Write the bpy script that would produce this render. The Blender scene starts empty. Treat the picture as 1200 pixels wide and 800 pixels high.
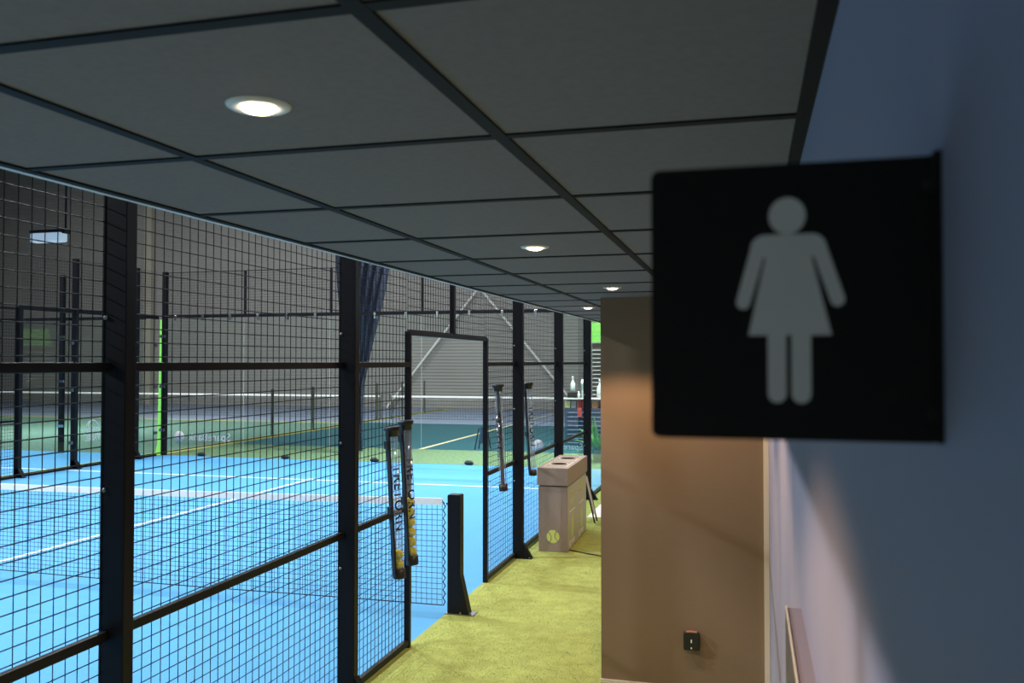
import bpy, bmesh, math, random
from math import pi, sin, cos, tan, radians as R
from mathutils import Vector, Matrix
random.seed(7)
S = bpy.context.scene
COL = S.collection

# ------------------------------------------------------------------ camera
cd = bpy.data.cameras.new('camera')
cam = bpy.data.objects.new('camera', cd); COL.objects.link(cam)
cam.location = (0, 0, 2.04)
cam.rotation_euler = (R(90 + 1.338), 0, R(15.287))
cd.sensor_width = 36; cd.lens = 1023.7 / 1200 * 36
cd.clip_start = .02; cd.clip_end = 200
cd.dof.use_dof = True; cd.dof.focus_distance = 8.0; cd.dof.aperture_fstop = 7.0
S.camera = cam

# ------------------------------------------------------------------ world, view
W = bpy.data.worlds.new('world'); S.world = W; W.use_nodes = True
W.node_tree.nodes['Background'].inputs[0].default_value = (.35, .42, .55, 1)
W.node_tree.nodes['Background'].inputs[1].default_value = .02
S.view_settings.view_transform = 'Standard'
S.view_settings.look = 'None'
S.view_settings.exposure = 0.0
S.view_settings.gamma = 1.0
S.view_settings.use_curve_mapping = False

COURT_W = 620      # watts of each court floodlight
HALL_W = 900       # watts of the unseen floodlights added for the back wall
SPOT_W = 58        # watts of each ceiling downlight

# ------------------------------------------------------------------ dimensions (metres)
FX = -2.35         # near side fence
FAR = -12.5        # far side of the court
YE = 16.54         # end glass
YN = 6.78          # net
CZ = 2.454         # corridor ceiling
CE = -1.511        # free edge of the corridor ceiling
WX = 0.10          # right wall
BY = 5.577         # brown wall face
BX = -0.933        # brown wall left corner

# ------------------------------------------------------------------ materials
def sock(n, *names):
    for k in names:
        if k in n.inputs: return n.inputs[k]
def mat(name, col, rough=.5, metal=0, spec=.5, noise=None, bump=None, emit=None):
    m = bpy.data.materials.new(name); m.use_nodes = True
    nt = m.node_tree; b = nt.nodes['Principled BSDF']
    b.inputs['Base Color'].default_value = (*col, 1)
    b.inputs['Roughness'].default_value = rough
    b.inputs['Metallic'].default_value = metal
    sock(b, 'Specular IOR Level', 'Specular').default_value = spec
    tc = None
    if noise or bump:
        tc = nt.nodes.new('ShaderNodeTexCoord')
    if noise:                                  # (scale, amount)
        n = nt.nodes.new('ShaderNodeTexNoise'); n.inputs['Scale'].default_value = noise[0]
        n.inputs['Detail'].default_value = 4
        nt.links.new(tc.outputs['Object'], n.inputs['Vector'])
        r = nt.nodes.new('ShaderNodeValToRGB')
        a = noise[1]
        r.color_ramp.elements[0].color = (*[c * (1 - a) for c in col], 1)
        r.color_ramp.elements[1].color = (*[min(1, c * (1 + a)) for c in col], 1)
        r.color_ramp.elements[0].position = .3; r.color_ramp.elements[1].position = .7
        nt.links.new(n.outputs['Fac'], r.inputs['Fac'])
        nt.links.new(r.outputs['Color'], b.inputs['Base Color'])
    if bump:                                   # (scale, strength, distance)
        n = nt.nodes.new('ShaderNodeTexNoise'); n.inputs['Scale'].default_value = bump[0]
        n.inputs['Detail'].default_value = 5
        nt.links.new(tc.outputs['Object'], n.inputs['Vector'])
        bp = nt.nodes.new('ShaderNodeBump'); bp.inputs['Strength'].default_value = bump[1]
        bp.inputs['Distance'].default_value = bump[2]
        nt.links.new(n.outputs['Fac'], bp.inputs['Height'])
        nt.links.new(bp.outputs['Normal'], b.inputs['Normal'])
    if emit:
        b.inputs['Emission Color'].default_value = (*emit[:3], 1)
        b.inputs['Emission Strength'].default_value = emit[3]
    return m

def glass_mat(name, tint=(.93, .97, .95), ior=1.45, rough=0.0, milk=0):
    m = bpy.data.materials.new(name); m.use_nodes = True; nt = m.node_tree
    nt.nodes.remove(nt.nodes['Principled BSDF'])
    out = nt.nodes['Material Output']
    t = nt.nodes.new('ShaderNodeBsdfTransparent'); t.inputs[0].default_value = (*tint, 1)
    g = nt.nodes.new('ShaderNodeBsdfGlossy'); g.inputs['Roughness'].default_value = rough
    f = nt.nodes.new('ShaderNodeFresnel'); f.inputs[0].default_value = ior
    mx = nt.nodes.new('ShaderNodeMixShader')
    ge = nt.nodes.new('ShaderNodeNewGeometry'); sb = nt.nodes.new('ShaderNodeMath'); sb.operation = 'SUBTRACT'; sb.inputs[0].default_value = 1
    ml = nt.nodes.new('ShaderNodeMath'); ml.operation = 'MULTIPLY'        # only the outer face of a pane reflects
    nt.links.new(ge.outputs['Backfacing'], sb.inputs[1]); nt.links.new(sb.outputs[0], ml.inputs[0]); nt.links.new(f.outputs[0], ml.inputs[1])
    nt.links.new(ml.outputs[0], mx.inputs[0]); nt.links.new(t.outputs[0], mx.inputs[1]); nt.links.new(g.outputs[0], mx.inputs[2])
    if milk:                                   # slightly milky, scuffed plastic
        d = nt.nodes.new('ShaderNodeBsdfTranslucent'); d.inputs[0].default_value = (.85, .87, .9, 1)
        d2 = nt.nodes.new('ShaderNodeBsdfDiffuse'); d2.inputs[0].default_value = (.85, .87, .9, 1)
        md = nt.nodes.new('ShaderNodeMixShader'); nt.links.new(d2.outputs[0], md.inputs[1]); nt.links.new(d.outputs[0], md.inputs[2])
        m2 = nt.nodes.new('ShaderNodeMixShader'); m2.inputs[0].default_value = milk
        nt.links.new(mx.outputs[0], m2.inputs[1]); nt.links.new(md.outputs[0], m2.inputs[2]); mx = m2
    nt.links.new(mx.outputs[0], out.inputs[0])
    return m

def ribbed_mat(name, col, period, strength, rough=.6, dist=.02, axis='Z'):
    m = mat(name, col, rough); nt = m.node_tree; b = nt.nodes['Principled BSDF']
    tc = nt.nodes.new('ShaderNodeTexCoord')
    w = nt.nodes.new('ShaderNodeTexWave'); w.bands_direction = axis
    w.inputs['Scale'].default_value = (2 * pi / period) / 20.0
    w.inputs['Distortion'].default_value = 0
    nt.links.new(tc.outputs['Object'], w.inputs['Vector'])
    bp = nt.nodes.new('ShaderNodeBump'); bp.inputs['Strength'].default_value = strength
    bp.inputs['Distance'].default_value = dist
    nt.links.new(w.outputs['Fac'], bp.inputs['Height']); nt.links.new(bp.outputs['Normal'], b.inputs['Normal'])
    n = nt.nodes.new('ShaderNodeTexNoise'); n.inputs['Scale'].default_value = .5
    nt.links.new(tc.outputs['Object'], n.inputs['Vector'])
    r = nt.nodes.new('ShaderNodeValToRGB')
    r.color_ramp.elements[0].color = (*[c * .88 for c in col], 1); r.color_ramp.elements[1].color = (*[c * 1.1 for c in col], 1)
    nt.links.new(n.outputs['Fac'], r.inputs['Fac']); nt.links.new(r.outputs['Color'], b.inputs['Base Color'])
    return m

M = {}
M['turf'] = mat('artificial_turf', (.315, .365, .105), .9, spec=.1, noise=(9, .12), bump=(420, .35, .006))
M['turf_blade'] = mat('turf_blade', (.335, .39, .11), .8, spec=.1, noise=(5, .12))
M['turf_far'] = mat('turf_green', (.16, .24, .12), .9, spec=.1, noise=(14, .3), bump=(300, .8, .01))
M['court'] = mat('blue_court_carpet', (.085, .31, .57), .85, spec=.2, noise=(260, .12), bump=(500, .3, .004))
M['turf_teal'] = mat('teal_green_turf', (.13, .22, .17), .9, spec=.1, noise=(10, .25))
M['floor_bg'] = mat('blue_grey_floor', (.23, .27, .36), .6, noise=(2, .1))
M['court_teal'] = mat('teal_court_carpet', (.016, .085, .095), .55, spec=.4, noise=(200, .1))
M['line'] = mat('white_line_paint', (.82, .82, .84), .8, spec=.2, noise=(90, .05))
M['yline'] = mat('pale_yellow_line_paint', (.62, .55, .30), .8, spec=.2)
M['concrete'] = mat('concrete', (.16, .16, .16), .7, noise=(3, .15))
M['tile'] = mat('ceiling_tile_grey', (.205, .195, .216), .85, spec=.2, noise=(60, .05), bump=(700, .08, .002))
M['grid'] = mat('dark_ceiling_grid', (.013, .014, .018), .7, spec=.15)
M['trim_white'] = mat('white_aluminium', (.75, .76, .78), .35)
M['wallr'] = mat('grey_white_paint', (.285, .275, .365), .75, spec=.25, noise=(1.4, .04), bump=(160, .08, .003))
M['brown'] = ribbed_mat('brown_wallcovering', (.235, .165, .108), .012, .15, .65, .001)
M['post'] = mat('black_powder_coat', (.007, .007, .009), .45, spec=.18, bump=(300, .05, .002))
M['wire'] = mat('black_mesh_wire', (.006, .006, .008), .5, spec=.18)
M['steel'] = mat('bright_steel', (.75, .75, .72), .25, metal=1)
M['steel_dull'] = mat('dull_bolt_steel', (.25, .25, .26), .35, metal=1)
M['glass'] = glass_mat('court_glass', (.95, .985, .97))
M['glassedge'] = mat('pale_glass_edge', (.42, .45, .42), .4)
M['gglass'] = mat('green_glass_edge', (.30, .80, .13), .4)
M['clear'] = glass_mat('clear_plastic_tube', (.94, .95, .96), 1.5, .08, milk=.05)
M['net'] = mat('black_net_cord', (.015, .018, .03), .7)
M['band'] = mat('white_net_band', (.92, .89, .88), .8, noise=(40, .03))
M['ball'] = mat('yellow_felt', (.72, .66, .05), .95, spec=.1, noise=(200, .2), bump=(500, .6, .004))
M['seam'] = mat('pale_ball_seam', (.80, .80, .62), .8)
M['blackp'] = mat('black_plastic', (.010, .010, .012), .4)
M['navytxt'] = mat('dark_blue_print', (.010, .012, .05), .6)
M['hall'] = ribbed_mat('grey_ribbed_cladding', (.30, .285, .26), .14, .55, .55, .03)
M['hallceil'] = mat('dark_hall_roof', (.03, .03, .035), .8)
M['bin'] = mat('grey_brown_card', (.275, .222, .205), .6, noise=(30, .04))
M['bin_lit_side'] = mat('lit_side_card', (.42, .42, .41), .55, noise=(30, .04))  # paler than the bin: light on the long side put into the colour
M['bin_rim'] = mat('cream_print', (.62, .56, .36), .6)
M['lime'] = mat('lime_print', (.58, .68, .20), .6)
M['whitep'] = mat('white_print', (.80, .80, .80), .6)
M['dark'] = mat('black_and_hole_shade', (.006, .006, .006), 1, spec=0)  # black of the bar box, and flat shade inside the bin holes
M['signblack'] = mat('black_sign_plate', (.006, .006, .007), .45, spec=.3)
M['signgrey'] = mat('grey_pictogram', (.80, .80, .82), .6)
M['lampglow'] = mat('warm_lamp_lens', (.9, .85, .75), .3, emit=(1, .74, .42, 16))
M['floodglow'] = mat('flood_lens', (.7, .8, .95), .3, emit=(.62, .78, 1, .42))
M['housing'] = mat('dark_lamp_housing', (.02, .022, .03), .5)
M['navy'] = mat('navy_panel', (.022, .040, .085), .5, noise=(8, .15))
M['slat'] = mat('pale_blue_slat', (.24, .30, .40), .5)
M['slatdark'] = mat('olive_grey_post', (.07, .075, .05), .6)
M['slatw'] = mat('white_shelf_edge', (.62, .62, .58), .5)
M['greenp'] = mat('green_backlit_panel', (.20, .60, .08), .5, emit=(.20, .62, .09, .3))
M['leaf'] = mat('plant_leaf', (.14, .36, .07), .5, noise=(12, .5))
M['pot'] = mat('grey_plant_pot', (.10, .10, .11), .6)
M['curtain'] = mat('dark_blue_netting', (.020, .026, .05), .9)
M['cream'] = mat('cream_corner_trim', (.72, .66, .55), .5)
M['woodp'] = mat('brown_wood_panel', (.07, .05, .035), .6, noise=(20, .2))
M['wline'] = mat('white_rod', (.8, .79, .76), .5)
M['red'] = mat('red_carton', (.55, .07, .06), .5)
M['orange'] = mat('orange_carton', (.60, .22, .06), .5)
M['yellowb'] = mat('pale_yellow_carton', (.75, .65, .30), .5)
M['greyb'] = mat('grey_tin', (.35, .36, .38), .4)
M['bottle'] = mat('white_bottle', (.85, .86, .86), .3, spec=.5)
M['mint'] = mat('grey_green_label', (.30, .42, .36), .5)
M['mat'] = mat('pale_pink_mat', (.75, .68, .64), .8, noise=(40, .05))
M['logo'] = mat('white_vinyl', (.50, .50, .50), .6)
M['pil'] = mat('pale_column', (.40, .37, .29), .7)
M['olive'] = mat('olive_rubber_strip', (.36, .35, .10), .9, noise=(30, .2))
M['lilac'] = mat('lilac_white_board', (.62, .60, .68), .5)
M['lit_top'] = mat('pink_lit_top', (.45, .22, .15), .35)  # pinkish light on the socket's top, put into the colour

# ------------------------------------------------------------------ mesh helper
class MB:
    def __init__(s): s.v = []; s.f = []; s.mi = []; s.sm = []
    def add(s, vs, fs, mi=0, smooth=False):
        o = len(s.v); s.v += [tuple(v) for v in vs]
        for f in fs: s.f.append([i + o for i in f]); s.mi.append(mi); s.sm.append(smooth)
        return s
    def box(s, x0, x1, y0, y1, z0, z1, mi=0):
        vs = [(x, y, z) for z in (z0, z1) for y in (y0, y1) for x in (x0, x1)]
        return s.add(vs, [(0, 2, 3, 1), (4, 5, 7, 6), (0, 1, 5, 4), (2, 6, 7, 3), (0, 4, 6, 2), (1, 3, 7, 5)], mi)
    def tube(s, pts, r, n=10, mi=0, caps=True, smooth=True):
        pts = [Vector(p) for p in pts]; rs = r if isinstance(r, (list, tuple)) else [r] * len(pts)
        vs = []; N = len(pts); prev = None
        for i, p in enumerate(pts):
            t = (pts[min(i + 1, N - 1)] - pts[max(i - 1, 0)]).normalized()
            if prev is None: u = t.orthogonal().normalized()
            else:
                u = prev - t * prev.dot(t); u = u.normalized() if u.length > 1e-6 else t.orthogonal().normalized()
            prev = u; w = t.cross(u)
            for k in range(n):
                a = 2 * pi * k / n + (pi / 4 if n == 4 else 0)
                vs.append(p + (u * cos(a) + w * sin(a)) * rs[i])
        fs = [(i * n + k, i * n + (k + 1) % n, (i + 1) * n + (k + 1) % n, (i + 1) * n + k) for i in range(N - 1) for k in range(n)]
        s.add(vs, fs, mi, smooth and n > 4)
        if caps: s.add(vs[:n], [tuple(range(n))[::-1]], mi); s.add(vs[-n:], [tuple(range(n))], mi)
        return s
    def lathe(s, prof, n=24, c=(0, 0, 0), mi=0):          # prof: (r, z) from below up, about Z
        vs = [(c[0] + r * cos(2 * pi * k / n), c[1] + r * sin(2 * pi * k / n), c[2] + z) for r, z in prof for k in range(n)]
        fs = [(i * n + k, i * n + (k + 1) % n, (i + 1) * n + (k + 1) % n, (i + 1) * n + k) for i in range(len(prof) - 1) for k in range(n)]
        return s.add(vs, fs, mi, True)
    def prism(s, poly, f, d, mi=0):
        """poly: 2-D outline; f maps (a, b) to a point; d: extrusion vector"""
        n = len(poly); d = Vector(d)
        a = [Vector(f(*p)) for p in poly]; b = [p + d for p in a]
        s.add(a + b, [tuple(range(n))[::-1], tuple(range(n, 2 * n))] + [(i, (i + 1) % n, n + (i + 1) % n, n + i) for i in range(n)], mi)
        return s
    def sphere(s, c, r, n=14, mi=0):
        m = n // 2 + 1
        vs = [(c[0] + r * sin(pi * i / m) * cos(2 * pi * k / n), c[1] + r * sin(pi * i / m) * sin(2 * pi * k / n), c[2] - r * cos(pi * i / m)) for i in range(1, m) for k in range(n)]
        fs = [(i * n + k, i * n + (k + 1) % n, (i + 1) * n + (k + 1) % n, (i + 1) * n + k) for i in range(m - 2) for k in range(n)]
        o = len(vs); vs += [(c[0], c[1], c[2] - r), (c[0], c[1], c[2] + r)]
        fs += [(o, (k + 1) % n, k) for k in range(n)] + [(o + 1, (m - 2) * n + k, (m - 2) * n + (k + 1) % n) for k in range(n)]
        return s.add(vs, fs, mi, True)
    def build(s, name, mats, parent=None, loc=None, bevel=0):
        me = bpy.data.meshes.new(name); me.from_pydata(s.v, [], s.f)
        for m in (mats if isinstance(mats, (list, tuple)) else [mats]): me.materials.append(M[m] if isinstance(m, str) else m)
        me.polygons.foreach_set('material_index', s.mi); me.polygons.foreach_set('use_smooth', s.sm)
        bm = bmesh.new(); bm.from_mesh(me); bmesh.ops.recalc_face_normals(bm, faces=bm.faces); bm.to_mesh(me); bm.free()
        me.update()
        o = bpy.data.objects.new(name, me); COL.objects.link(o)
        if parent: o.parent = parent
        if loc: o.location = loc
        if bevel:
            b = o.modifiers.new('bevel', 'BEVEL'); b.width = bevel; b.segments = 2; b.limit_method = 'ANGLE'
        return o

def tag(o, label, cat, group=None):
    o['label'] = label; o['category'] = cat
    if group: o['group'] = group
    return o
def thing(name, label, cat, loc=(0, 0, 0), rz=0, group=None):
    o = bpy.data.objects.new(name, None); COL.objects.link(o)
    o.location = loc; o.rotation_euler = (0, 0, rz); o.empty_display_size = .1
    return tag(o, label, cat, group)
def struct(o): o['kind'] = 'structure'; return o
def dup(root, loc, label=None):
    r = root.copy(); COL.objects.link(r); r.location = loc
    if label: r['label'] = label
    for ch in list(root.children):
        c = ch.copy(); COL.objects.link(c); c.parent = r
        for g in list(ch.children):
            d = g.copy(); COL.objects.link(d); d.parent = c
    return r
def text(name, body, size, m, parent, loc, rot, extrude=.0006, mirror=False, bold=0.0, spacing=1.0):
    cu = bpy.data.curves.new(name, 'FONT'); cu.body = body; cu.size = size; cu.extrude = extrude
    cu.align_x = 'CENTER'; cu.align_y = 'CENTER'; cu.offset = bold; cu.space_character = spacing
    t = bpy.data.objects.new(name + '_src', cu); COL.objects.link(t)
    bpy.context.view_layer.update()
    me = bpy.data.meshes.new_from_object(t.evaluated_get(bpy.context.evaluated_depsgraph_get()))
    bpy.data.objects.remove(t); bpy.data.curves.remove(cu)
    if mirror:
        me.transform(Matrix.Scale(-1, 4, (1, 0, 0))); me.flip_normals()
    me.materials.clear(); me.materials.append(M[m])
    o = bpy.data.objects.new(name, me); COL.objects.link(o)
    o.parent = parent; o.location = loc; o.rotation_euler = rot
    return o

# ================================================================== THE SETTING
struct(MB().box(-46, 4, -6, 46, -.12, -.03).build('floor', 'concrete'))
struct(MB().box(FX - .05, 3.2, -4, YE + .02, -.03, 0).build('floor_turf', 'turf'))
# blue court with its white lines
court = struct(MB().box(FAR, FX - .05, -3.2, YE, -.03, -.002).build('floor_court', 'court'))
ln = MB()
cxm = (FAR + FX) / 2
ln.box(FAR, FX - .05, YN + 6.93, YN + 6.98, -.002, .001)                    # service lines
ln.box(FAR, FX - .05, YN - 6.98, YN - 6.93, -.002, .001)
ln.box(cxm - .025, cxm + .025, YN - 7.1, YN + 7.1, -.002, .0012)      # centre line
ln.build('court_line', 'line', court)
# neighbouring blue court beyond the far side, with a strip of olive rubber between
struct(MB().box(FAR - .42, FAR, -3.2, 36, -.03, .004).build('floor_strip', 'olive'))
nb = struct(MB().box(FAR - 10.5, FAR - .42, -3.2, YE, -.03, -.002).build('floor_neighbour_court', 'court'))
n2 = MB(); n2.box(FAR - 10.5, FAR - .42, YN + 6.93, YN + 6.98, -.002, .001)
n2.build('court_line', 'line', nb)
# green turf beyond the end glass, then the next court
struct(MB().box(-46, FAR - .42, YE, 26.5, -.03, .0).build('floor_turf_left', 'turf_teal'))
struct(MB().box(-46, FAR - .42, 26.5, 26.9, -.03, .004).build('floor_strip_left', 'olive'))
struct(MB().box(-46, FAR - .42, 26.9, 36, -.03, .0).build('floor_hall_left', 'floor_bg'))
struct(MB().box(FAR, 3.2, 27.2, 36, -.03, -.001).build('floor_hall_end', 'floor_bg'))
struct(MB().box(FAR, 3.2, YE + .02, 19.2, -.03, 0).build('floor_turf_end', 'turf_far'))
fc = struct(MB().box(FAR, 3.2, 19.2, 27.2, -.03, -.001).build('floor_far_court', 'court_teal'))
f2 = MB(); f2.box(-7.53, -7.42, 19.2, 35, -.001, .002); f2.build('court_line', 'yline', fc)

# hall shell
struct(MB().box(-46, 4, 36, 36.3, -.1, 12).build('wall_back', 'hall'))
struct(MB().box(-46.3, -46, -6, 36.3, -.1, 12).build('wall_left', 'hall'))
struct(MB().box(3.2, 3.5, 5.5, 36.3, -.1, 12).build('wall_hall_right', 'hall'))
struct(MB().box(-46, 4, -6.3, -6, -.1, 12).build('wall_front', 'hall'))
struct(MB().box(-46, 4, -6.3, 36.3, 12, 12.2).build('ceiling_hall', 'hallceil'))
# bright pilaster on the back wall
struct(MB().box(-28.15, -27.75, 35.8, 36, 0, 12).build('trim_3', 'pil'))

# corridor shell
struct(MB().box(WX, WX + .15, -4, BY + .1, -.05, 2.9).build('wall_right', 'wallr'))
bw = struct(MB().box(BX, WX + .15, BY, 12.6, -.03, CZ).build('wall_brown', 'brown'))
struct(MB().box(BX - .004, WX, BY - .012, BY, 0, .022).build('baseboard_brown', 'cream'))
struct(MB().box(WX - .03, WX, BY - .022, BY, 0, CZ).build('trim_1', 'cream'))
# ceiling: tiles, dark grid, edge trim
ceil = struct(MB().box(CE, WX, -4, 13.0, CZ, CZ + .05).build('ceiling', 'tile'))
g = MB()
for x in (-1.0855, -.4394): g.box(x - .013, x + .013, -4, 13, CZ - .004, CZ)
g.box(WX - .024, WX, -4, BY, CZ - .004, CZ)
g.box(CE + .0, CE + .022, -4, 13, CZ - .005, CZ)
for i in range(-8, 20):
    y = .9245 + i * .6043
    g.box(CE + .02, WX if y < BY else BX, y - .012, y + .012, CZ - .0035, CZ)
g.build('ceiling_grid', 'grid', ceil)
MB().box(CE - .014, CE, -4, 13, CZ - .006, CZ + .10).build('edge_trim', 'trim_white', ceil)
struct(MB().box(CE + .0, WX + .15, -4, 13.0, CZ + .05, CZ + .15).build('ceiling_slab', 'hallceil'))
struct(MB().box(CE - .016, CE + .1, -4, 13.0, CZ + .15, 5.2).build('wall_bulkhead', 'hall'))

# ================================================================== LIGHTS THE PLACE HAS, AND ADDED ONES
def area(name, loc, sx, sy, watts, col, rot=(0, 0, 0), parent=None, spread=150):
    l = bpy.data.lights.new(name, 'AREA'); l.shape = 'RECTANGLE'; l.size = sx; l.size_y = sy
    l.energy = watts; l.color = col; l.spread = R(spread)
    o = bpy.data.objects.new(name, l); COL.objects.link(o); o.location = loc; o.rotation_euler = rot
    if parent: o.parent = parent
    return o
flood_n = 0
def floodlight(x, y, z, watts, label, w=1.1, col=(.93, .97, 1.0), tilt=0, yaw=0, rot_y=0):
    t = thing('floodlight', label, 'lamp', (x, y, z), yaw, 'hall floodlights')
    hb = MB(); hb.box(-w / 2, w / 2, -.16, .16, .015, .10); hb.box(w / 2, w / 2 + .12, -.12, .12, -.02, .12)
    hb.build('housing', 'housing', t, bevel=.02)
    lb = MB(); lb.box(-w / 2 + .02, w / 2 - .02, -.15, .15, -.25, .014); lb.build('lens', 'floodglow', t, bevel=.04)
    MB().tube([(w / 2 + .04, 0, .1), (w / 2 + .04, 0, 12 - z)], .03, 8).build('rod', 'housing', t)
    a = area('lamp_light', (0, 0, -.27), w * .9, .28, watts, col, (tilt, rot_y, 0), t)
    return t
floodlight(-19.6, 20.8, 5.75, 500, 'white lens floodlight hung on a dark rod near the top left, beyond the near fence')
for ly, lw, ll in ((.6, 1.75, 'nearest the corridor entrance'), (5.2, .7, 'level with the first gate post'), (9.8, .7, 'past the net'), (14.4, .6, 'near the green corner post')):
    floodlight(-12.6, ly, 7.3, COURT_W * lw, 'floodlight over the far side of the blue court, ' + ll, w=.7, rot_y=-R(32))
floodlight(-5.2, 3.2, 7.3, COURT_W * .45, 'floodlight over the near side of the blue court, before the net')
floodlight(-5.2, 8.0, 7.3, COURT_W * .45, 'floodlight over the near side of the blue court, just past the net')
floodlight(-5.2, 13.0, 7.3, COURT_W * .55, 'floodlight over the near side of the blue court, by the end glass')
for hx, hl in ((-3.0, 'added unseen floodlight aimed at the grey back wall above the bar side'), (-11.0, 'added unseen floodlight aimed at the middle of the grey back wall'), (-19.5, 'added unseen floodlight aimed at the grey back wall beyond the neighbouring court'), (-29.0, 'added unseen floodlight aimed at the far end of the grey back wall')):
    floodlight(hx, 23.5, 8.8, HALL_W * (.5 if hx < -25 else 1), hl, tilt=R(44))  # unseen lamps added to light the back wall evenly
floodlight(-3.0, 18.9, 6.5, 700, 'added unseen floodlight brightening the bar counter at the end of the corridor')  # unseen lamp added to brighten the bar and the plant
floodlight(-6.5, 17.6, 7.3, 380, 'floodlight over the green turf behind the end glass')
floodlight(-17.5, 12.0, 7.3, COURT_W, 'floodlight over the neighbouring blue court')
def downlight(x, y, label):
    t = thing('downlight', label, 'lamp', (x, y, CZ), 0, 'ceiling downlights')
    r = MB(); r.lathe([(.029, -.002), (.033, -.005), (.046, -.005), (.051, -.002), (.052, .0)], 36); r.build('trim_ring', 'trim_white', t)
    b = MB(); b.lathe([(.0005, -.013), (.012, -.0125), (.022, -.010), (.028, -.006), (.030, 0)], 28); b.build('lens', 'lampglow', t)
    l = bpy.data.lights.new('downlight_spot', 'SPOT'); l.energy = SPOT_W; l.color = (1, .63, .34)
    l.spot_size = R(121); l.spot_blend = .3; l.shadow_soft_size = .025
    o = bpy.data.objects.new('downlight_spot', l); COL.objects.link(o); o.parent = t; o.location = (0, 0, -.04)
    return t
downlight(-.765, 1.245, 'large glowing recessed ceiling downlight nearest the camera')
downlight(-.748, 3.05, 'second recessed ceiling downlight from the camera')
downlight(-.743, 4.84, 'recessed ceiling downlight just in front of the brown wall')
downlight(-1.19, 6.54, 'farthest visible ceiling downlight, left of the brown wall corner')

downlight(-.765, -2.36, 'added unseen ceiling downlight behind the viewer, brightening the sign')  # lamp added behind the camera to brighten the sign's pictogram
downlight(-1.19, 8.34, 'recessed ceiling downlight over the recycling bin, past the brown wall corner')
downlight(-1.19, 10.14, 'recessed ceiling downlight over the pale mat')
# ================================================================== RESTROOM SIGN
sg = thing('restroom_sign', 'black square projecting sign with a grey woman pictogram on the right wall', 'sign', (WX, .515, 2.074))
def rrect(x0, x1, z0, z1, r, n=6):
    o = []
    for cx, cz, a0 in ((x1 - r, z0 + r, -90), (x1 - r, z1 - r, 0), (x0 + r, z1 - r, 90), (x0 + r, z0 + r, 180)):
        for k in range(n + 1):
            a = R(a0 + 90 * k / n); o.append((cx + r * cos(a), cz + r * sin(a)))
    return o
p = MB(); p.prism(rrect(-.156, -.001, -.078, .078, .005), lambda a, b: (a, 0, b), (0, .004, 0)); p.build('sign_plate', 'signblack', sg)
br = MB()
br.box(-.004, 0, -.002, .022, -.078, .080); br.build('mounting_flange', 'signblack', sg)
for z in (.062, -.062):
    MB().tube([(-.006, -.0025, z), (-.006, .0, z)], .0032, 12).build('screw', 'blackp', sg)
def px(u, v):                       # sign drawing in millimetre-scale sign coordinates
    return ((u - 1099) * .000456, -(v * .982 + 4.5 - 352) * .000483)
pic = MB(); E = (0, .0006, 0); FL = lambda a, b: (a, -.0008, b)
cxh, czh = px(924, 252)
pic.prism([(cxh + .0100 * cos(2 * pi * k / 36), czh + .0104 * sin(2 * pi * k / 36)) for k in range(36)], FL, E)
def arc(cx, cy, r, a0, a1, n=10): return [(cx + r * cos(R(a0 + (a1 - a0) * k / n)), cy + r * sin(R(a0 + (a1 - a0) * k / n))) for k in range(n + 1)]
pic.prism([px(*q) for q in [(899, 296), (951, 296), (975, 394), (877, 394)][::-1]], FL, E)
def pill(a, b, ra, rb):
    d = math.atan2(b[1] - a[1], b[0] - a[0]) * 180 / pi
    return arc(a[0], a[1], ra, d + 90, d + 270) + arc(b[0], b[1], rb, d - 90, d + 90)
for q in (pill((889, 292), (871, 354), 9, 8.5), pill((961, 291), (982, 352), 9, 8.5)):
    pic.prism([px(*t) for t in q], lambda a, b: (a, -.00075, b), E)
for x0, x1 in ((900, 922), (928, 951)):
    q = [(x0, 390), (x1, 390)] + arc((x0 + x1) / 2, 463, (x1 - x0) / 2, 0, 180)
    pic.prism([px(*t) for t in q], lambda a, b: (a, -.0007, b), E)
pic.prism([px(*q) for q in arc(897, 291, 17, 180, 270) + arc(953, 291, 17, 270, 360) + [(968, 301), (882, 301)]], lambda a, b: (a, -.00072, b), E)
pic.build('pictogram', 'signgrey', sg)

# ================================================================== NEAR SIDE FENCE
def mesh_panel(y0, y1, z0, z1, x=0, axis='Y', sp=.058, r=.0020, zsp=.058):
    """welded wire mesh in the plane x (running along Y) or y (running along X)"""
    b = MB()
    P = (lambda t, z, o=0: (x + o, t, z)) if axis == 'Y' else (lambda t, z, o=0: (t, x + o, z))
    n = max(1, int(round((y1 - y0) / sp)))
    for i in range(n + 1):
        t = y0 + (y1 - y0) * i / n
        b.tube([P(t, z0), P(t, z1)], r * 1.2, 4, caps=False, smooth=False)
    m = max(1, int(round((z1 - z0) / zsp)))
    for i in range(m + 1):
        z = z0 + (z1 - z0) * i / m
        b.tube([P(y0, z, r * 1.2), P(y1, z, r * 1.2)], r * 1.2, 4, caps=False, smooth=False)
    return b
fence = thing('mesh_fence', 'black welded mesh fence with posts between the turf corridor and the blue court', 'fence', (FX, 0, 0))
ZT = 3.02
POSTS = [.85, 2.85, 4.85, 8.85, 10.85, 12.85]
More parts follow.
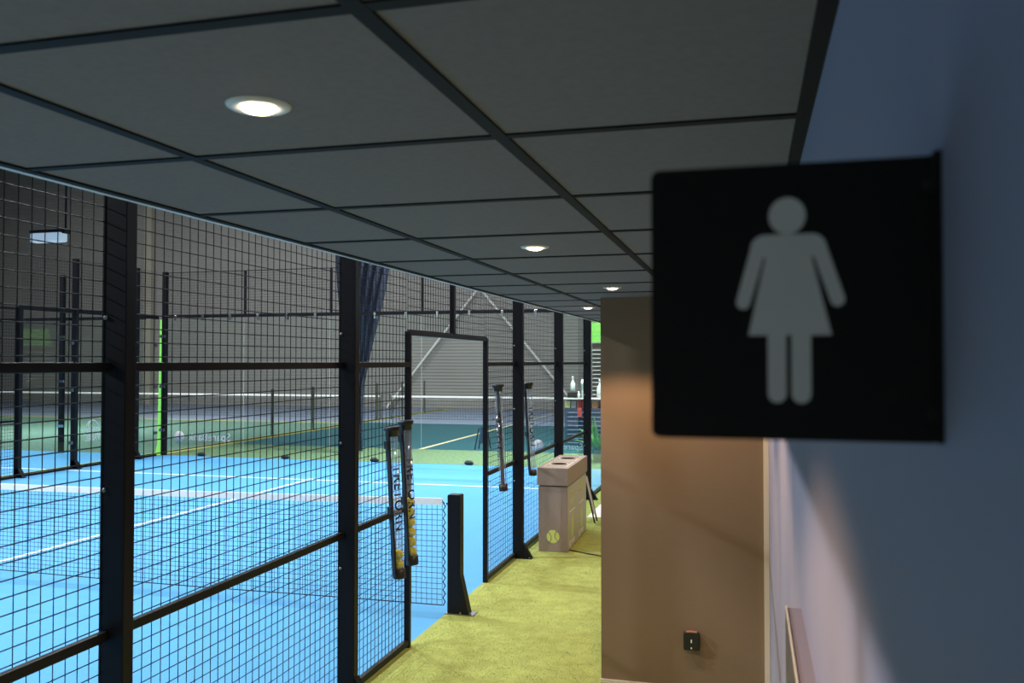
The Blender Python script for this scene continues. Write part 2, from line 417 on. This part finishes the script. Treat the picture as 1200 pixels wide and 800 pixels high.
for y in POSTS:
    pb = MB(); pb.box(-.056, .055, y - .03, y + .03, 0, ZT)
    po = pb.build('post', 'post', fence, bevel=.004)
    bp = MB(); bp.box(-.06, .15, y - .045, y + .045, 0, .008)
    bp.prism([(.06, .008), (.15, .008), (.06, .155)], lambda a, b, y=y: (a, y - .03, b), (0, .06, 0))
    bp.build('base_plate', 'post', po)
    for yy in (y - .038, y + .038): MB().tube([(.128, yy, .006), (.128, yy, .02)], .009, 6, smooth=False).build('anchor_bolt', 'steel_dull', po)
    for z in (2.21, 1.55, .80, 2.85):
        k = MB(); k.lathe([(.009, 0), (.009, .003), (.006, .007), (.0005, .008)], 12)
        ko = k.build('bolt', 'steel_dull', po); ko.rotation_euler = (R(90), 0, 0); ko.location = (-.036, y - .03, z)
def panel(y0, y1, z0=.05, z1=ZT - .04, rails=(1.0, 2.02), r=.0020, glazed=False):
    mp = MB().box(-.050, -.040, y0, y1, z0, z1).build('glass_panel', 'glass', fence) if glazed else mesh_panel(y0, y1, z0, z1, -.046, r=r).build('mesh_panel', 'wire', fence)
    for za, zb in ((z0 - .035, z0 + .005), (z1, z1 + .04)): MB().box(-.054, -.018, y0, y1, za, zb).build('edge_rail', 'post', mp, bevel=.002)
    for z in rails:
        rb = MB(); rb.box(-.042, -.012, y0, y1 + .012, z - .018, z + .018); rb.build('cross_rail', 'post', mp, bevel=.003)
FL0, FL1, YH = 5.885, 7.79, 6.86
for a, b in ((.88, 2.82), (2.88, 4.82), (4.88, FL0 - .02), (FL1 + .02, 8.82), ): panel(a, b)
panel(8.88, 10.82, r=.0015); panel(10.88, 12.82, glazed=True)
panel(FL0 + .02, YH - .03, 2.27, ZT - .04, ()); panel(YH + .03, FL1 - .02, 2.27, ZT - .04, ())
df = MB()
for y in (FL0, FL1): df.box(-.056, -.014, y - .019, y + .019, 0, 2.26)
df.box(-.055, -.0145, FL0 - .02, FL1 + .02, 2.232, 2.262); df.build('gate_frame', 'post', fence, bevel=.003)
MB().box(-.056, -.014, YH - .022, YH + .022, 2.262, ZT).build('post', 'post', fence)

# side glass beyond the last near post
sgw = thing('glass_side_wall', 'clear glass wall beyond the last near fence post', 'glass wall', (FX, 12.9, 0))
MB().box(-.006, .006, 0, YE - 12.95, .03, 3.0).build('glass_pane', 'glass', sgw)
MB().box(-.03, .03, 0, YE - 12.95, 3.0, 3.06).build('top_rail', 'post', sgw)
MB().box(-.03, .03, 0, YE - 12.95, 0, .03).build('bottom_rail', 'post', sgw)

# ================================================================== NET AND NET POST
npst = thing('net_post', 'black steel net post with splayed foot in the fence opening', 'post', (-2.33, YN, 0))
q = MB(); q.prism([(-.055, .008), (.125, .008), (.055, .31), (.055, .955), (.045, .963), (-.045, .963), (-.055, .955)], lambda a, b: (a, -.045, b), (0, .09, 0))
q.build('post_body', 'post', npst, bevel=.003)
q = MB(); q.box(-.07, .17, -.06, .06, 0, .008); q.build('foot_plate', 'steel_dull', npst)
for x in (.145, .06):
    q = MB(); q.tube([(x, -.055, .008), (x, -.055, .025)], .010, 6, smooth=False); q.build('anchor_bolt', 'steel_dull', npst)
q = MB(); q.tube([(-.055, -.01, .885), (-.062, -.01, .885), (-.070, -.01, .892), (-.075, -.01, .885), (-.070, -.01, .876), (-.062, -.01, .88)], .006, 8)
q.build('net_hook', 'steel_dull', npst)

net = thing('padel_net', 'black padel net with white headband across the blue court', 'net', (0, YN, 0))
NX0, NX1 = FAR + .12, -2.445
def top_z(x): u = (x - NX0) / (NX1 - NX0); return .925 - .045 * (1 - (2 * u - 1) ** 2) - .02 * (u > 2)
def bot_z(x): u = (x - NX0) / (NX1 - NX0); return .055 + .02 * sin(u * 14) * (1 - u)
b = MB(); N = 60
vs = []
for i in range(N + 1):
    x = NX0 + (NX1 - NX0) * i / N
    for dy, dz in ((-.006, -.055), (-.006, 0), (.006, 0), (.006, -.055)): vs.append((x, dy, top_z(x) + dz))
fs = [(i * 4 + k, i * 4 + (k + 1) % 4, i * 4 + 4 + (k + 1) % 4, i * 4 + 4 + k) for i in range(N) for k in range(4)]
b.add(vs, fs); b.add(vs[:4], [(0, 1, 2, 3)]); b.add(vs[-4:], [(3, 2, 1, 0)]); b.build('headband', 'band', net)
b = MB(); nv = int((NX1 - NX0) / .045)
for i in range(nv + 1):
    x = NX0 + (NX1 - NX0) * i / nv; b.tube([(x, 0, bot_z(x)), (x, 0, top_z(x) - .05)], (.0021), 4, caps=False, smooth=False)
for j in range(1, 19):
    pts = []
    for i in range(41):
        x = NX0 + (NX1 - NX0) * i / 40; pts.append((x, 0, bot_z(x) + (top_z(x) - .05 - bot_z(x)) * j / 19))
    b.tube(pts, (.0021), 4, caps=False, smooth=False)
b.build('netting', 'net', net)
b = MB(); b.tube([(NX0 + (NX1 - NX0) * i / 60, 0, bot_z(NX0 + (NX1 - NX0) * i / 60)) for i in range(61)], .005, 6); b.build('bottom_cord', 'net', net)
b = MB(); b.tube([(NX1 + .012 + (.014 if i % 2 else -.006), .004, .89 - .84 * i / 26) for i in range(27)], .005, 6)
b.tube([(NX1, 0, .905), (NX1 + .01, 0, .89), (NX1 + .02, 0, .885)], .004, 6); b.build('lacing_cord', 'net', net)

# ================================================================== BALL COLLECTOR TUBES AND BALLS
def ball_mesh():
    b = MB(); b.sphere((0, 0, 0), .033, 18)
    pts = []
    for k in range(49):
        t = 2 * pi * k / 48; A = .44 * pi
        th = pi / 2 - (pi / 2 - A) * cos(t); ph = t / 2 + A * sin(2 * t) / 2
        pts.append((.0332 * sin(th) * cos(ph * 1), .0332 * sin(th) * sin(ph * 1), .0332 * cos(th)))
    pts = [(.0332 * Vector((.56 * cos(t) + .44 * cos(3 * t) * .6, .56 * sin(t) - .44 * sin(3 * t) * .6, .82 * sin(2 * t))).normalized()) for t in [2 * pi * k / 48 for k in range(49)]]
    b.tube(pts, .0013, 5, mi=1)
    return b
def ball_tube(x, y, z0, L, lx, ly, lab, rz=0):
    """tube standing in from z0 up; leans by lx, ly (radians)"""
    t = thing('ball_tube', lab, 'ball tube', (x, y, z0), 0, 'ball collector tubes on the fence')
    t.rotation_euler = (lx, ly, rz)
    b = MB(); b.lathe([(.0355, .0), (.0355, L), (.034, L), (.034, 0), (.0355, 0)], 24); b.build('clear_tube', 'clear', t)
    b = MB(); b.lathe([(.0005, -.03), (.041, -.03), (.042, -.028), (.042, .03), (.036, .032), (.034, .022), (.0005, .022)], 24); b.build('end_cap', 'blackp', t)
    b = MB(); b.lathe([(.036, L - .035), (.042, L - .033), (.044, L + .0), (.055, L + .006), (.055, L + .030), (.036, L + .032), (.036, L - .035)], 24); b.build('top_collar', 'blackp', t)
    b = MB(); b.box(-.046, -.031, -.017, .017, .0, L); b.build('backing_strip', 'blackp', t, bevel=.003)
    for q in (.42, .88): MB().box(-.060, -.045, -.018, .018, L * q, L * (q + .055)).build('clip', 'blackp', t)
    return t
def tube_text(t, L, s, ang):
    # the maker's word runs down the tube, letters wrapped on its surface
    o = text('lettering', 'TRETORN', s, 'navytxt', t, (0, 0, 0), (0, 0, 0), extrude=.0002, bold=.0012, spacing=1.12)
    me = o.data
    for v in me.vertices:
        a = ang + v.co.y / .0362; z = L * .53 - v.co.x
        v.co = Vector((.0362 * cos(a), .0362 * sin(a), z))
    return o
def cam_angle(x, y): return math.atan2(-y, -x)
def lean(rz, deg): return (Matrix.Rotation(R(-deg), 3, 'Y') @ Matrix.Rotation(R(rz), 3, 'Z')).to_euler()
t1 = ball_tube(-2.232, 5.36, .655, .93, 0, 0, 'clear ball tube holding two balls, on the fence before the gate')
t2 = ball_tube(-2.236, 5.60, .69, .92, 0, 0, 'clear ball tube holding six balls, against the first gate post')
t3 = ball_tube(-2.232, 7.86, .87, .93, 0, 0, 'empty clear ball tube on the fence just past the gate')
t4 = ball_tube(-2.232, 9.0, .87, .92, 0, 0, 'empty clear ball tube on the fence behind the recycling bin')
for t, rz in ((t1, 62), (t2, 62), (t3, -72), (t4, 45)): t.rotation_euler = lean(rz, 3.2); t['turn'] = R(rz)
for t in (t1, t2, t3, t4):
    rz = t['turn']; x, y = t.location.x, t.location.y
    tube_text(t, .93, .088, cam_angle(x, y) - rz + (-.8 if t is t3 else .6))
bpy.context.view_layer.update()
ball0 = None
def place_ball(t, z, lab, group):
    global ball0
    p = Matrix.LocRotScale(t.location, t.rotation_euler, None) @ Vector((0, 0, z))
    if ball0 is None: o = ball0 = ball_mesh().build('tennis_ball', ['ball', 'seam'])
    else: o = ball0.copy(); COL.objects.link(o)
    o.location = p; o.rotation_euler = (random.random() * 6, random.random() * 6, random.random() * 6)
    return tag(o, lab, 'ball', group)
place_ball(t1, .0555, 'yellow tennis ball at the bottom of the leftmost ball tube', 'balls in the leftmost tube')
place_ball(t1, .1227, 'yellow tennis ball resting on another in the leftmost ball tube', 'balls in the leftmost tube')
ORD = ['lowest', 'second from the bottom', 'third from the bottom', 'third from the top', 'second from the top', 'topmost']
for k in range(6):
    place_ball(t2, .0555 + .0672 * k, 'yellow tennis ball, %s of six in the tube at the gate post' % ORD[k], 'balls in the tube by the gate post')

# ================================================================== RECYCLING BIN
bn = thing('recycling_bin', 'grey brown card recycling bin with two round holes and tennis ball print', 'bin', (-1.905, 9.22, 0), R(1.6))
BW, BL, BH = .315, 1.30, .90
b = MB(); b.box(-BW, 0, 0, BL, 0, BH - .2, 0)
body = b.build('body', ['bin'], bn, bevel=.004)
b = MB(); b.box(.0, .002, .012, BL - .012, .012, BH - .2); b.build('printed_lit_side', 'bin_lit_side', body)  # printed sheet, its pale colour carries the light on this side
b = MB(); b.box(-BW - .015, .013, -.014, BL + .014, BH - .19, BH); lid = b.build('lid', 'bin', bn, bevel=.004)
for k, y in enumerate((.36, .93)):
    b = MB(); b.box(-BW + .03, -.03, y - .24, y + .24, BH, BH + .001); b.build('printed_border', 'bin_rim', lid)
    b = MB(); b.box(-BW + .042, -.042, y - .228, y + .228, BH + .001, BH + .0018); b.build('printed_field', 'bin', lid)
    b = MB(); b.lathe([(.0005, .002), (.092, .002), (.094, .003), (.106, .003), (.107, .0018)], 32, (-BW / 2, y, BH)); b.build('hole_rim', 'bin_rim', lid)
    b = MB(); b.lathe([(.0005, .0035), (.092, .0035)], 32, (-BW / 2, y, BH)); b.build('hole_shade', 'dark', lid)  # flat black disc painted as the shade inside the opening
# tennis-ball print on the front
b = MB(); b.add([(-BW / 2 + .07 * cos(2 * pi * k / 32), -.0012, .165 + .07 * sin(2 * pi * k / 32)) for k in range(32)], [tuple(range(32))]); pr = b.build('ball_print', 'lime', body)
for s in (-1, 1):
    b = MB(); b.tube([(-BW / 2 + s * (.066 - .046 * cos(R(a))), -.0022, .165 + .058 * sin(R(a)) + s * .012) for a in range(-75, 76, 15)], .004, 6)
    b.build('seam_print', 'bin', pr)
# print on the long side: two columns of words, a bottle drawing each
for k, (y, wd) in enumerate(((.30, 'PANT'), (.92, 'RESTAVFALL'))):
    rot = (R(90), 0, R(90))
    text('lettering', 'KUN', .07, 'lime', body, (.003, y - .05, .60 + .04 * k), rot, bold=.001)
    text('lettering', wd, .085 if k == 0 else .06, 'lime', body, (.003, y, .50 + .06 * k), rot, bold=.001)
    b = MB(); b.box(.002, .0035, y - .17, y + .17, .405 + .0 * k, .416); b.build('printed_rule', 'whitep', body)
    b = MB(); b.prism([(-.05, 0), (.05, 0), (.05, .17), (.02, .21), (.02, .25), (-.02, .25), (-.02, .21), (-.05, .17)], lambda a, c, y=y: (.002, y + a, .12 + c), (.0015, 0, 0)); b.build('bottle_print', 'lime', body)
    for ya, yb, za, zb in ((-.07, .14, .075, .09), (-.05, .14, .05, .062), (-.17, -.12, .03, .10)): MB().box(.002, .0035, y + ya, y + yb, za, zb).build('printed_mark', 'whitep', body)

# cable on the turf
b = MB(); b.tube([(-1.93, 9.35, .006), (-1.75, 9.24, .006), (-1.5, 9.12, .006), (-1.2, 8.98, .006), (-.94, 8.94, .006)], .007, 6)
tag(b.build('cable', 'blackp'), 'thin black cable lying on the turf from the bin towards the brown wall', 'cable')
# small A-frame board behind the bin
ab = thing('folding_board', 'small folding board with black legs standing behind the recycling bin', 'board', (-2.06, 11.0, 0))
for s in (-1, 1):
    for y in (0, .17): MB().tube([(s * .14, y, .0), (s * .008, y, .58)], .011, 6).build('leg', 'blackp', ab)
    b = MB(); b.prism([(s * .115, .10), (s * .010, .57), (s * .016, .57), (s * .121, .10)], lambda a, c: (a, .012, c), (0, .146, 0)); b.build('panel', 'lilac', ab)
b = MB(); b.box(-1.98 - .1, -1.2, 11.35, 12.55, 0, .012); tag(b.build('floor_mat', 'mat'), 'pale pinkish mat on the turf beyond the recycling bin', 'mat')

wp = thing('wall_panel', 'dark brown panel with thin pale edge fixed low on the blue grey wall below the sign', 'panel', (WX, 1.2, 0))
MB().box(-.032, -.0285, 0, .77, .10, 1.515).build('board', 'woodp', wp)
MB().box(-.032, -.0285, 0, .77, 1.515, 1.519).build('edge_strip', 'cream', wp)
MB().box(-.0285, 0, 0, .77, .10, 1.515).build('casing', 'wallr', wp)
# ================================================================== WALL SOCKET
so = thing('wall_socket', 'small black wall socket low on the brown wall', 'socket', (-.365, BY, .315))
b = MB(); b.prism([(-.048, -.055), (.048, -.055), (.048, .045), (.03, .053), (0, .056), (-.03, .053), (-.048, .045)], lambda a, c: (a, -.045, c), (0, .045, 0)); b.build('housing', 'blackp', so, bevel=.004)
b = MB(); b.prism([(-.034, .0545), (0, .0575), (.034, .0545), (0, .0560)], lambda a, c: (a, -.044, c), (0, .04, 0)); b.build('lit_top_strip', 'lit_top', so)  # thin strip coloured as the lit top of the socket
for za, zb in ((-.008, .012), (-.045, -.036)): MB().box(-.004, .004, -.0462, -.045, za, zb).build('indicator', 'whitep', so)

# ================================================================== END GLASS WALL
ew = thing('glass_end_wall', 'glass end wall of the blue court with black top rail and sponsor lettering', 'glass wall', (0, YE, 0))
xs = [FAR, -10.47, -8.44, -6.41, -4.38, FX]
for a, c in zip(xs[:-1], xs[1:]):
    gp = MB().box(a + .006, c - .006, -.006, .006, .02, 2.98).build('glass_pane', 'glass', ew)
    e = MB(); e.box(c - .007, c - .005, -.007, .007, .02, 2.98); e.build('pane_edge', 'glassedge', gp)
    mesh_panel(a + .03, c - .03, 3.08, 4.0, 0, 'X', .058, .0018).build('mesh_panel', 'wire', ew)
    for k in range(3):
        x = a + (c - a) * (k + .5) / 3
        q = MB(); q.box(x - .03, x + .03, -.035, .035, 2.93, 3.06); q.build('clamp', 'steel', gp, bevel=.006)
    f = MB(); f.tube([((a + c) / 2 - .09, -.03, .03), ((a + c) / 2 - .05, -.03, .045), ((a + c) / 2 + .05, -.03, .045), ((a + c) / 2 + .09, -.03, .03)], [.02, .045, .045, .02], 8); f.build('foot', 'blackp', gp)
MB().box(FAR, FX, -.025, .025, 3.0, 3.07).build('top_rail', 'post', ew)
MB().box(FAR, FX, -.008, .008, 3.99, 4.005).build('upper_rail', 'post', ew)
for x in xs[1:-1]: MB().box(x - .022, x + .022, .01, .05, 3.0, 4.0).build('upper_post', 'post', ew)
for xl, xt, L in ((-12.05, -11.30, 1.05), (-4.0, -3.47, .72)):
    d = MB(); d.lathe([(.0005, 0), (.125, 0), (.125, .002), (.0005, .002)], 32); o = d.build('logo_disc', 'logo', ew, (xl, -.012, .41)); o.rotation_euler = (R(90), 0, 0)
    text('logo_mark', '1', .17, 'bin', ew, (xl, -.016, .41), (R(90), 0, 0), mirror=True)
    text('lettering', 'SpareBank', L * .235, 'logo', ew, (xt, -.012, .41), (R(90), 0, 0), mirror=True)

# ================================================================== FAR SIDE: FENCE AND GLASS
ff = thing('far_fence', 'black mesh fence and glass along the far side of the blue court', 'fence', (FAR, 0, 0))
for y, h in ((6.85, 3.0), (8.85, 3.0), (10.85, 3.0), (12.62, 3.02), (13.95, 4.02), (15.68, 4.02)):
    po = MB().box(-.05, .05, y - .04, y + .04, 0, h).build('post', 'post', ff)
    b = MB(); b.box(-.05, .15, y - .05, y + .05, 0, .01); b.prism([(-.05, .01), (.15, .01), (.05, .16), (-.05, .16)], lambda a, c, y=y: (a, y - .04, c), (0, .08, 0)); b.build('base_plate', 'post', po)
for a, c in ((6.9, 8.8), (8.9, 10.8), (10.9, 12.57)):
    mp = mesh_panel(a, c, .05, 2.96, 0, 'Y', .058, .0021).build('mesh_panel', 'wire', ff)
    for z in (1.0, 2.02, 2.98): MB().box(-.02, .02, a - .05, c + .05, z - .02, z + .02).build('cross_rail', 'post', mp)
for a, c in ((12.68, 13.89), (14.01, 15.62), (15.74, YE - .22)):
    gp = MB().box(-.006, .006, a, c, .03, 2.96).build('glass_pane', 'glass', ff)
    mesh_panel(a, c, 3.06, 4.0, 0, 'Y', .058, .0018).build('mesh_panel', 'wire', ff)
    MB().box(-.025, .025, a - .05, c + .05, 2.97, 3.05).build('top_rail', 'post', ff)
    for z in (.5, 1.5, 2.4): MB().box(-.03, .03, c - .05, c + .02, z - .03, z + .03).build('clamp', 'steel_dull', gp)
MB().box(-.02, .02, 6.85, YE - .2, .0, .035).build('bottom_rail', 'post', ff)
# emblem on the far glass: a roof arch over two short rows of letters
em = bpy.data.objects.new('emblem', None); COL.objects.link(em); em.parent = ff; em.location = (.012, 14.42, .66)
b = MB(); b.tube([(.0, -.14 * cos(R(a)), .10 + .13 * sin(R(a))) for a in range(0, 181, 20)], .018, 6); b.build('arch', 'logo', em)
text('lettering', 'CASA', .17, 'logo', em, (0, 0, .02), (R(90), 0, R(90)), mirror=True, bold=.003)
text('lettering', 'PADEL', .13, 'logo', em, (0, 0, -.12), (R(90), 0, R(90)), mirror=True, bold=.002)
# corner post of the end wall: green glass edge beside a dark post
cp = MB().box(-.04, .05, -.05, .05, 0, 4.02).build('corner_post', 'post', ew, (FAR + .05, 0, 0))
b = MB(); b.prism([(-.21, 0), (-.05, 0), (-.05, 2.97), (-.11, 2.97), (-.155, .25)], lambda a, c: (a, -.02, c), (0, .04, 0)); ge = b.build('green_edge', 'gglass', cp); ge['label'] = 'bright green glass edge'
for z in (.55, 1.5, 2.6): MB().box(-.08, .06, -.07, -.05, z - .03, z + .03).build('clamp', 'steel_dull', cp)
# neighbouring court's corner post
t = thing('glass_wall_post', 'thin dark post of the neighbouring court seen at the far left', 'post', (-15.0, 16.35, 0))
MB().box(-.05, .05, -.04, .04, 0, 4.0).build('post_tube', 'post', t)
for z in (.6, 1.6, 2.6): MB().box(-.06, .10, -.06, -.04, z - .03, z + .03).build('clamp', 'steel', t)
t = thing('neighbour_glass_wall', 'end glass wall of the neighbouring court beyond the far fence', 'glass wall', (-12.95, YE, 0))
MB().box(-10, 0, -.006, .006, .02, 2.98).build('glass_pane', 'glass', t)
MB().box(-10, 0, -.025, .025, 2.98, 3.05).build('top_rail', 'post', t)

# ================================================================== NEXT COURT AND BACK OF THE HALL
for x0, x1, lb in ((FAR + .1, 2.5, 'dark net with white headband on the teal court behind the end glass'), (-30.0, FAR - .3, 'dark net with white headband beyond the neighbouring blue court')):
    fn = thing('distant_net', lb, 'net', (0, 29.0, 0))
    MB().box(x0, x1, -.01, .01, .78, .845).build('headband', 'band', fn)
    mesh_panel(x0, x1, .03, .78, 0, 'X', .10, .0024, .09).build('netting', 'net', fn)
    for x in (x0, x1): MB().box(x - .02, x + .02, -.02, .02, 0, .85).build('net_post', 'slatdark', fn)
sf = thing('distant_fence', 'olive dark side fence posts of the teal court in the distance', 'fence', (FAR - .1, 0, 0))
for y in (21.3, 23.6, 25.9, 28.2, 30.5, 32.8): MB().box(-.03, .03, y - .03, y + .03, 0, 1.3).build('post', 'slatdark', sf)
MB().box(-.02, .02, 19.5, 35, .0, .05).build('bottom_rail', 'olive', sf)

# wind bracing on the back wall
def rod(name, a, c, lab):
    b = MB(); b.tube([a, c], .05, 8); return tag(b.build(name, 'wline'), lab, 'brace', 'bracing rods on the back wall')
rod('bracing_rod', (-11.36, 35.75, 5.1), (-15.5, 35.75, .03), 'white diagonal bracing rod descending left on the back wall')
rod('bracing_rod', (-11.1, 35.75, 5.08), (-6.85, 35.75, .03), 'white diagonal bracing rod descending right on the back wall')
# gathered dark divider netting
b = MB(); vs = []; nz, nx = 24, 60
for j in range(nz + 1):
    z = .05 + 7.0 * j / nz; wr = max(.12, .26 + .23 * (z - 2.04)); wl = -.35 - .05 * z
    for i in range(nx + 1):
        u = i / nx; vs.append((wl + (wr - wl) * u, .10 * sin(u * 44 + j * .1) * (.6 + .4 * sin(j * .8 + u * 5)), z))
b.add(vs, [(j * (nx + 1) + i, j * (nx + 1) + i + 1, (j + 1) * (nx + 1) + i + 1, (j + 1) * (nx + 1) + i) for j in range(nz) for i in range(nx)], 0, True)
cu = b.build('divider_curtain', 'curtain', None, (-8.5, 18.0, 0)); so2 = cu.modifiers.new('solid', 'SOLIDIFY'); so2.thickness = .01
tag(cu, 'gathered dark blue divider netting hanging behind the end glass', 'curtain')
# black trestle behind the end glass
t = thing('folding_stand', 'small dark folding stand on the green turf behind the end glass', 'stand', (-6.05, 19.4, 0))
for s in (-1, 1):
    for y in (0, .3): MB().tube([(s * .15, y, 0), (s * .05, y, .50)], .018, 6).build('leg', 'blackp', t)
MB().prism([(-.10, .14), (.10, .14), (.05, .52), (-.05, .52)], lambda a, c: (a, .14, c), (0, .02, 0)).build('board', 'navy', t)

# ================================================================== BAR AT THE FAR RIGHT
bar = thing('bar_counter', 'navy bar counter with pale slats and open shelf behind the end glass', 'counter', (-3.05, 21.0, 0))
b = MB(); b.box(-1.36, 1.6, .03, .6, 0, .91); b.build('front', 'navy', bar)
for k in range(8): MB().box(-1.28, 1.6, 0.0, .03, .06 + .105 * k, .078 + .105 * k).build('slat', 'slat', bar)
b = MB(); b.box(-1.36, 1.6, .0, .6, 1.125, 1.15); b.build('worktop', 'slatw', bar)
b = MB(); b.box(-1.36, 1.6, .3, .6, .91, 1.125); b.build('shelf_back', 'navy', bar)
GC = 'goods on the bar counter'
def goods(name, x, y, z, w, d, h, m, lab, cat, grp='goods in the open bar shelf'):
    b = MB(); b.box(-w / 2, w / 2, -d / 2, d / 2, 0, h * .86); b.prism([(-w / 2, h * .86), (w / 2, h * .86), (w / 2 - .008, h), (-w / 2 + .008, h)], lambda a, c: (a, -d / 2, c), (0, d, 0))
    return tag(b.build(name, m, None, (x, y, z), bevel=.004), lab, cat, grp)
goods('carton', -4.35, 21.14, .912, .13, .10, .17, 'yellowb', 'pale yellow carton in the bar shelf, beside the white edge of the fence post', 'carton')
goods('tin', -4.20, 21.14, .912, .12, .10, .16, 'greyb', 'grey tin in the bar shelf right of the yellow carton', 'tin')
goods('carton', -4.06, 21.14, .912, .10, .10, .20, 'red', 'dark red carton in the bar shelf right of the grey tin', 'carton')
goods('carton', -3.94, 21.14, .912, .11, .10, .205, 'red', 'bright red carton at the fence post end of the bar shelf', 'carton')
goods('carton', -3.67, 21.14, .912, .14, .10, .18, 'orange', 'orange carton in the bar shelf between fence post and brown wall', 'carton')
goods('packet', -4.02, 20.965, .70, .10, .02, .22, 'red', 'pink red packet hanging on the navy counter front', 'packet', None)
goods('box', -4.26, 21.3, 1.15, .24, .2, .13, 'dark', 'low black box under the white bottle on the bar counter', 'box', GC)
def bottle(x, y, z, h, lab, body='bottle'):
    b = MB(); r = h * .155
    b.lathe([(.0005, 0), (r, 0), (r, h * .52), (r * .8, h * .62), (r * .38, h * .72), (r * .34, h * .92), (r * .42, h * .93), (r * .42, h), (.0005, h)], 20)
    return tag(b.build('bottle', body, None, (x, y, z)), lab, 'bottle', GC)
bottle(-4.26, 21.3, 1.28, .40, 'white bottle standing on a black box on the bar counter')
bottle(-3.58, 21.25, 1.15, .46, 'white bottle on the bar beside the brown wall corner')
t = thing('canister', 'tall white canister with grey green label next to the fence post', 'canister', (-4.0, 21.3, 1.15), 0, GC)
b = MB(); b.lathe([(.0005, 0), (.05, 0), (.05, .46), (.0005, .46)], 18); b.build('can', 'bottle', t)
b = MB(); b.lathe([(.051, .18), (.051, .36)], 18); b.build('label_band', 'mint', t)
b = MB(); b.lathe([(.0005, 0), (.028, 0), (.036, .10), (.02, .13), (.018, .17), (.0005, .17)], 16); tag(b.build('jug', 'bottle', None, (-4.09, 21.2, 1.15)), 'small white jug on the bar left of the tall canister', 'jug', GC)
# slatted shelf wall and green panel
sw = thing('slat_shelf', 'dark slatted back shelf with white edges right of the last fence post', 'shelf', (-3.0, 22.6, 0))
MB().box(-1.0, 1.4, .02, .1, 0, 2.55).build('back_panel', 'woodp', sw)
for k in range(18): MB().box(-.98, 1.4, -.10, .02, .55 + .105 * k, .572 + .105 * k).build('shelf_board', 'slatw', sw)
gpn = thing('menu_lightbox', 'glowing green panel above the slatted shelf', 'panel', (-3.0, 22.55, 2.55))
MB().box(-1.0, 1.4, -.06, .05, 0, .52).build('lit_face', 'greenp', gpn)
MB().box(-1.02, 1.42, -.05, .06, -.02, 0).build('frame', 'slatw', gpn)
# plants
pl = thing('potted_plant', 'leafy green potted plant beyond the end of the fence', 'plant', (-2.98, 17.7, 0))
MB().lathe([(.0005, 0), (.13, 0), (.17, .26), (.155, .26), (.15, .22), (.0005, .22)], 24).build('pot', 'pot', pl)
b = MB()
for k in range(110):
    a = random.random() * 2 * pi; el = random.uniform(.25, 1.45); L = random.uniform(.35, .85); w = random.uniform(.02, .045)
    base = Vector((.05 * cos(a), .05 * sin(a), .22)); d = Vector((cos(a) * cos(el), sin(a) * cos(el), sin(el))); s = Vector((-sin(a), cos(a), 0))
    pts = [base + d * L * t + Vector((0, 0, -.35 * L * t * t * cos(el))) for t in (0, .25, .5, .75, 1)]
    wd = [.3, .8, 1, .7, .05]
    vs = [];
    for p_, q_ in zip(pts, wd): vs += [p_ - s * w * q_, p_ + s * w * q_]
    b.add(vs, [(2 * i, 2 * i + 1, 2 * i + 3, 2 * i + 2) for i in range(4)], 0, True)
b.build('foliage', 'leaf', pl)

# ================================================================== TURF BLADES IN THE CORRIDOR
b = MB()
for k in range(60000):
    y = 4.4 + 8.0 * random.random() ** 1.5; x = random.uniform(FX - .01, BX - .02)
    h = random.uniform(.003, .007); a = random.random() * 2 * pi; w = .0016
    lx, ly = random.uniform(-.006, .006), random.uniform(-.006, .006)
    b.add([(x - w * cos(a), y - w * sin(a), 0), (x + w * cos(a), y + w * sin(a), 0), (x + lx, y + ly, h)], [(0, 1, 2)])
me = bpy.data.meshes.new('turf_pile'); me.from_pydata(b.v, [], b.f); me.materials.append(M['turf_blade'])
o = bpy.data.objects.new('turf_pile', me); COL.objects.link(o)
tag(o, 'short yellow green artificial grass pile on the corridor floor', 'artificial grass'); o['kind'] = 'stuff'
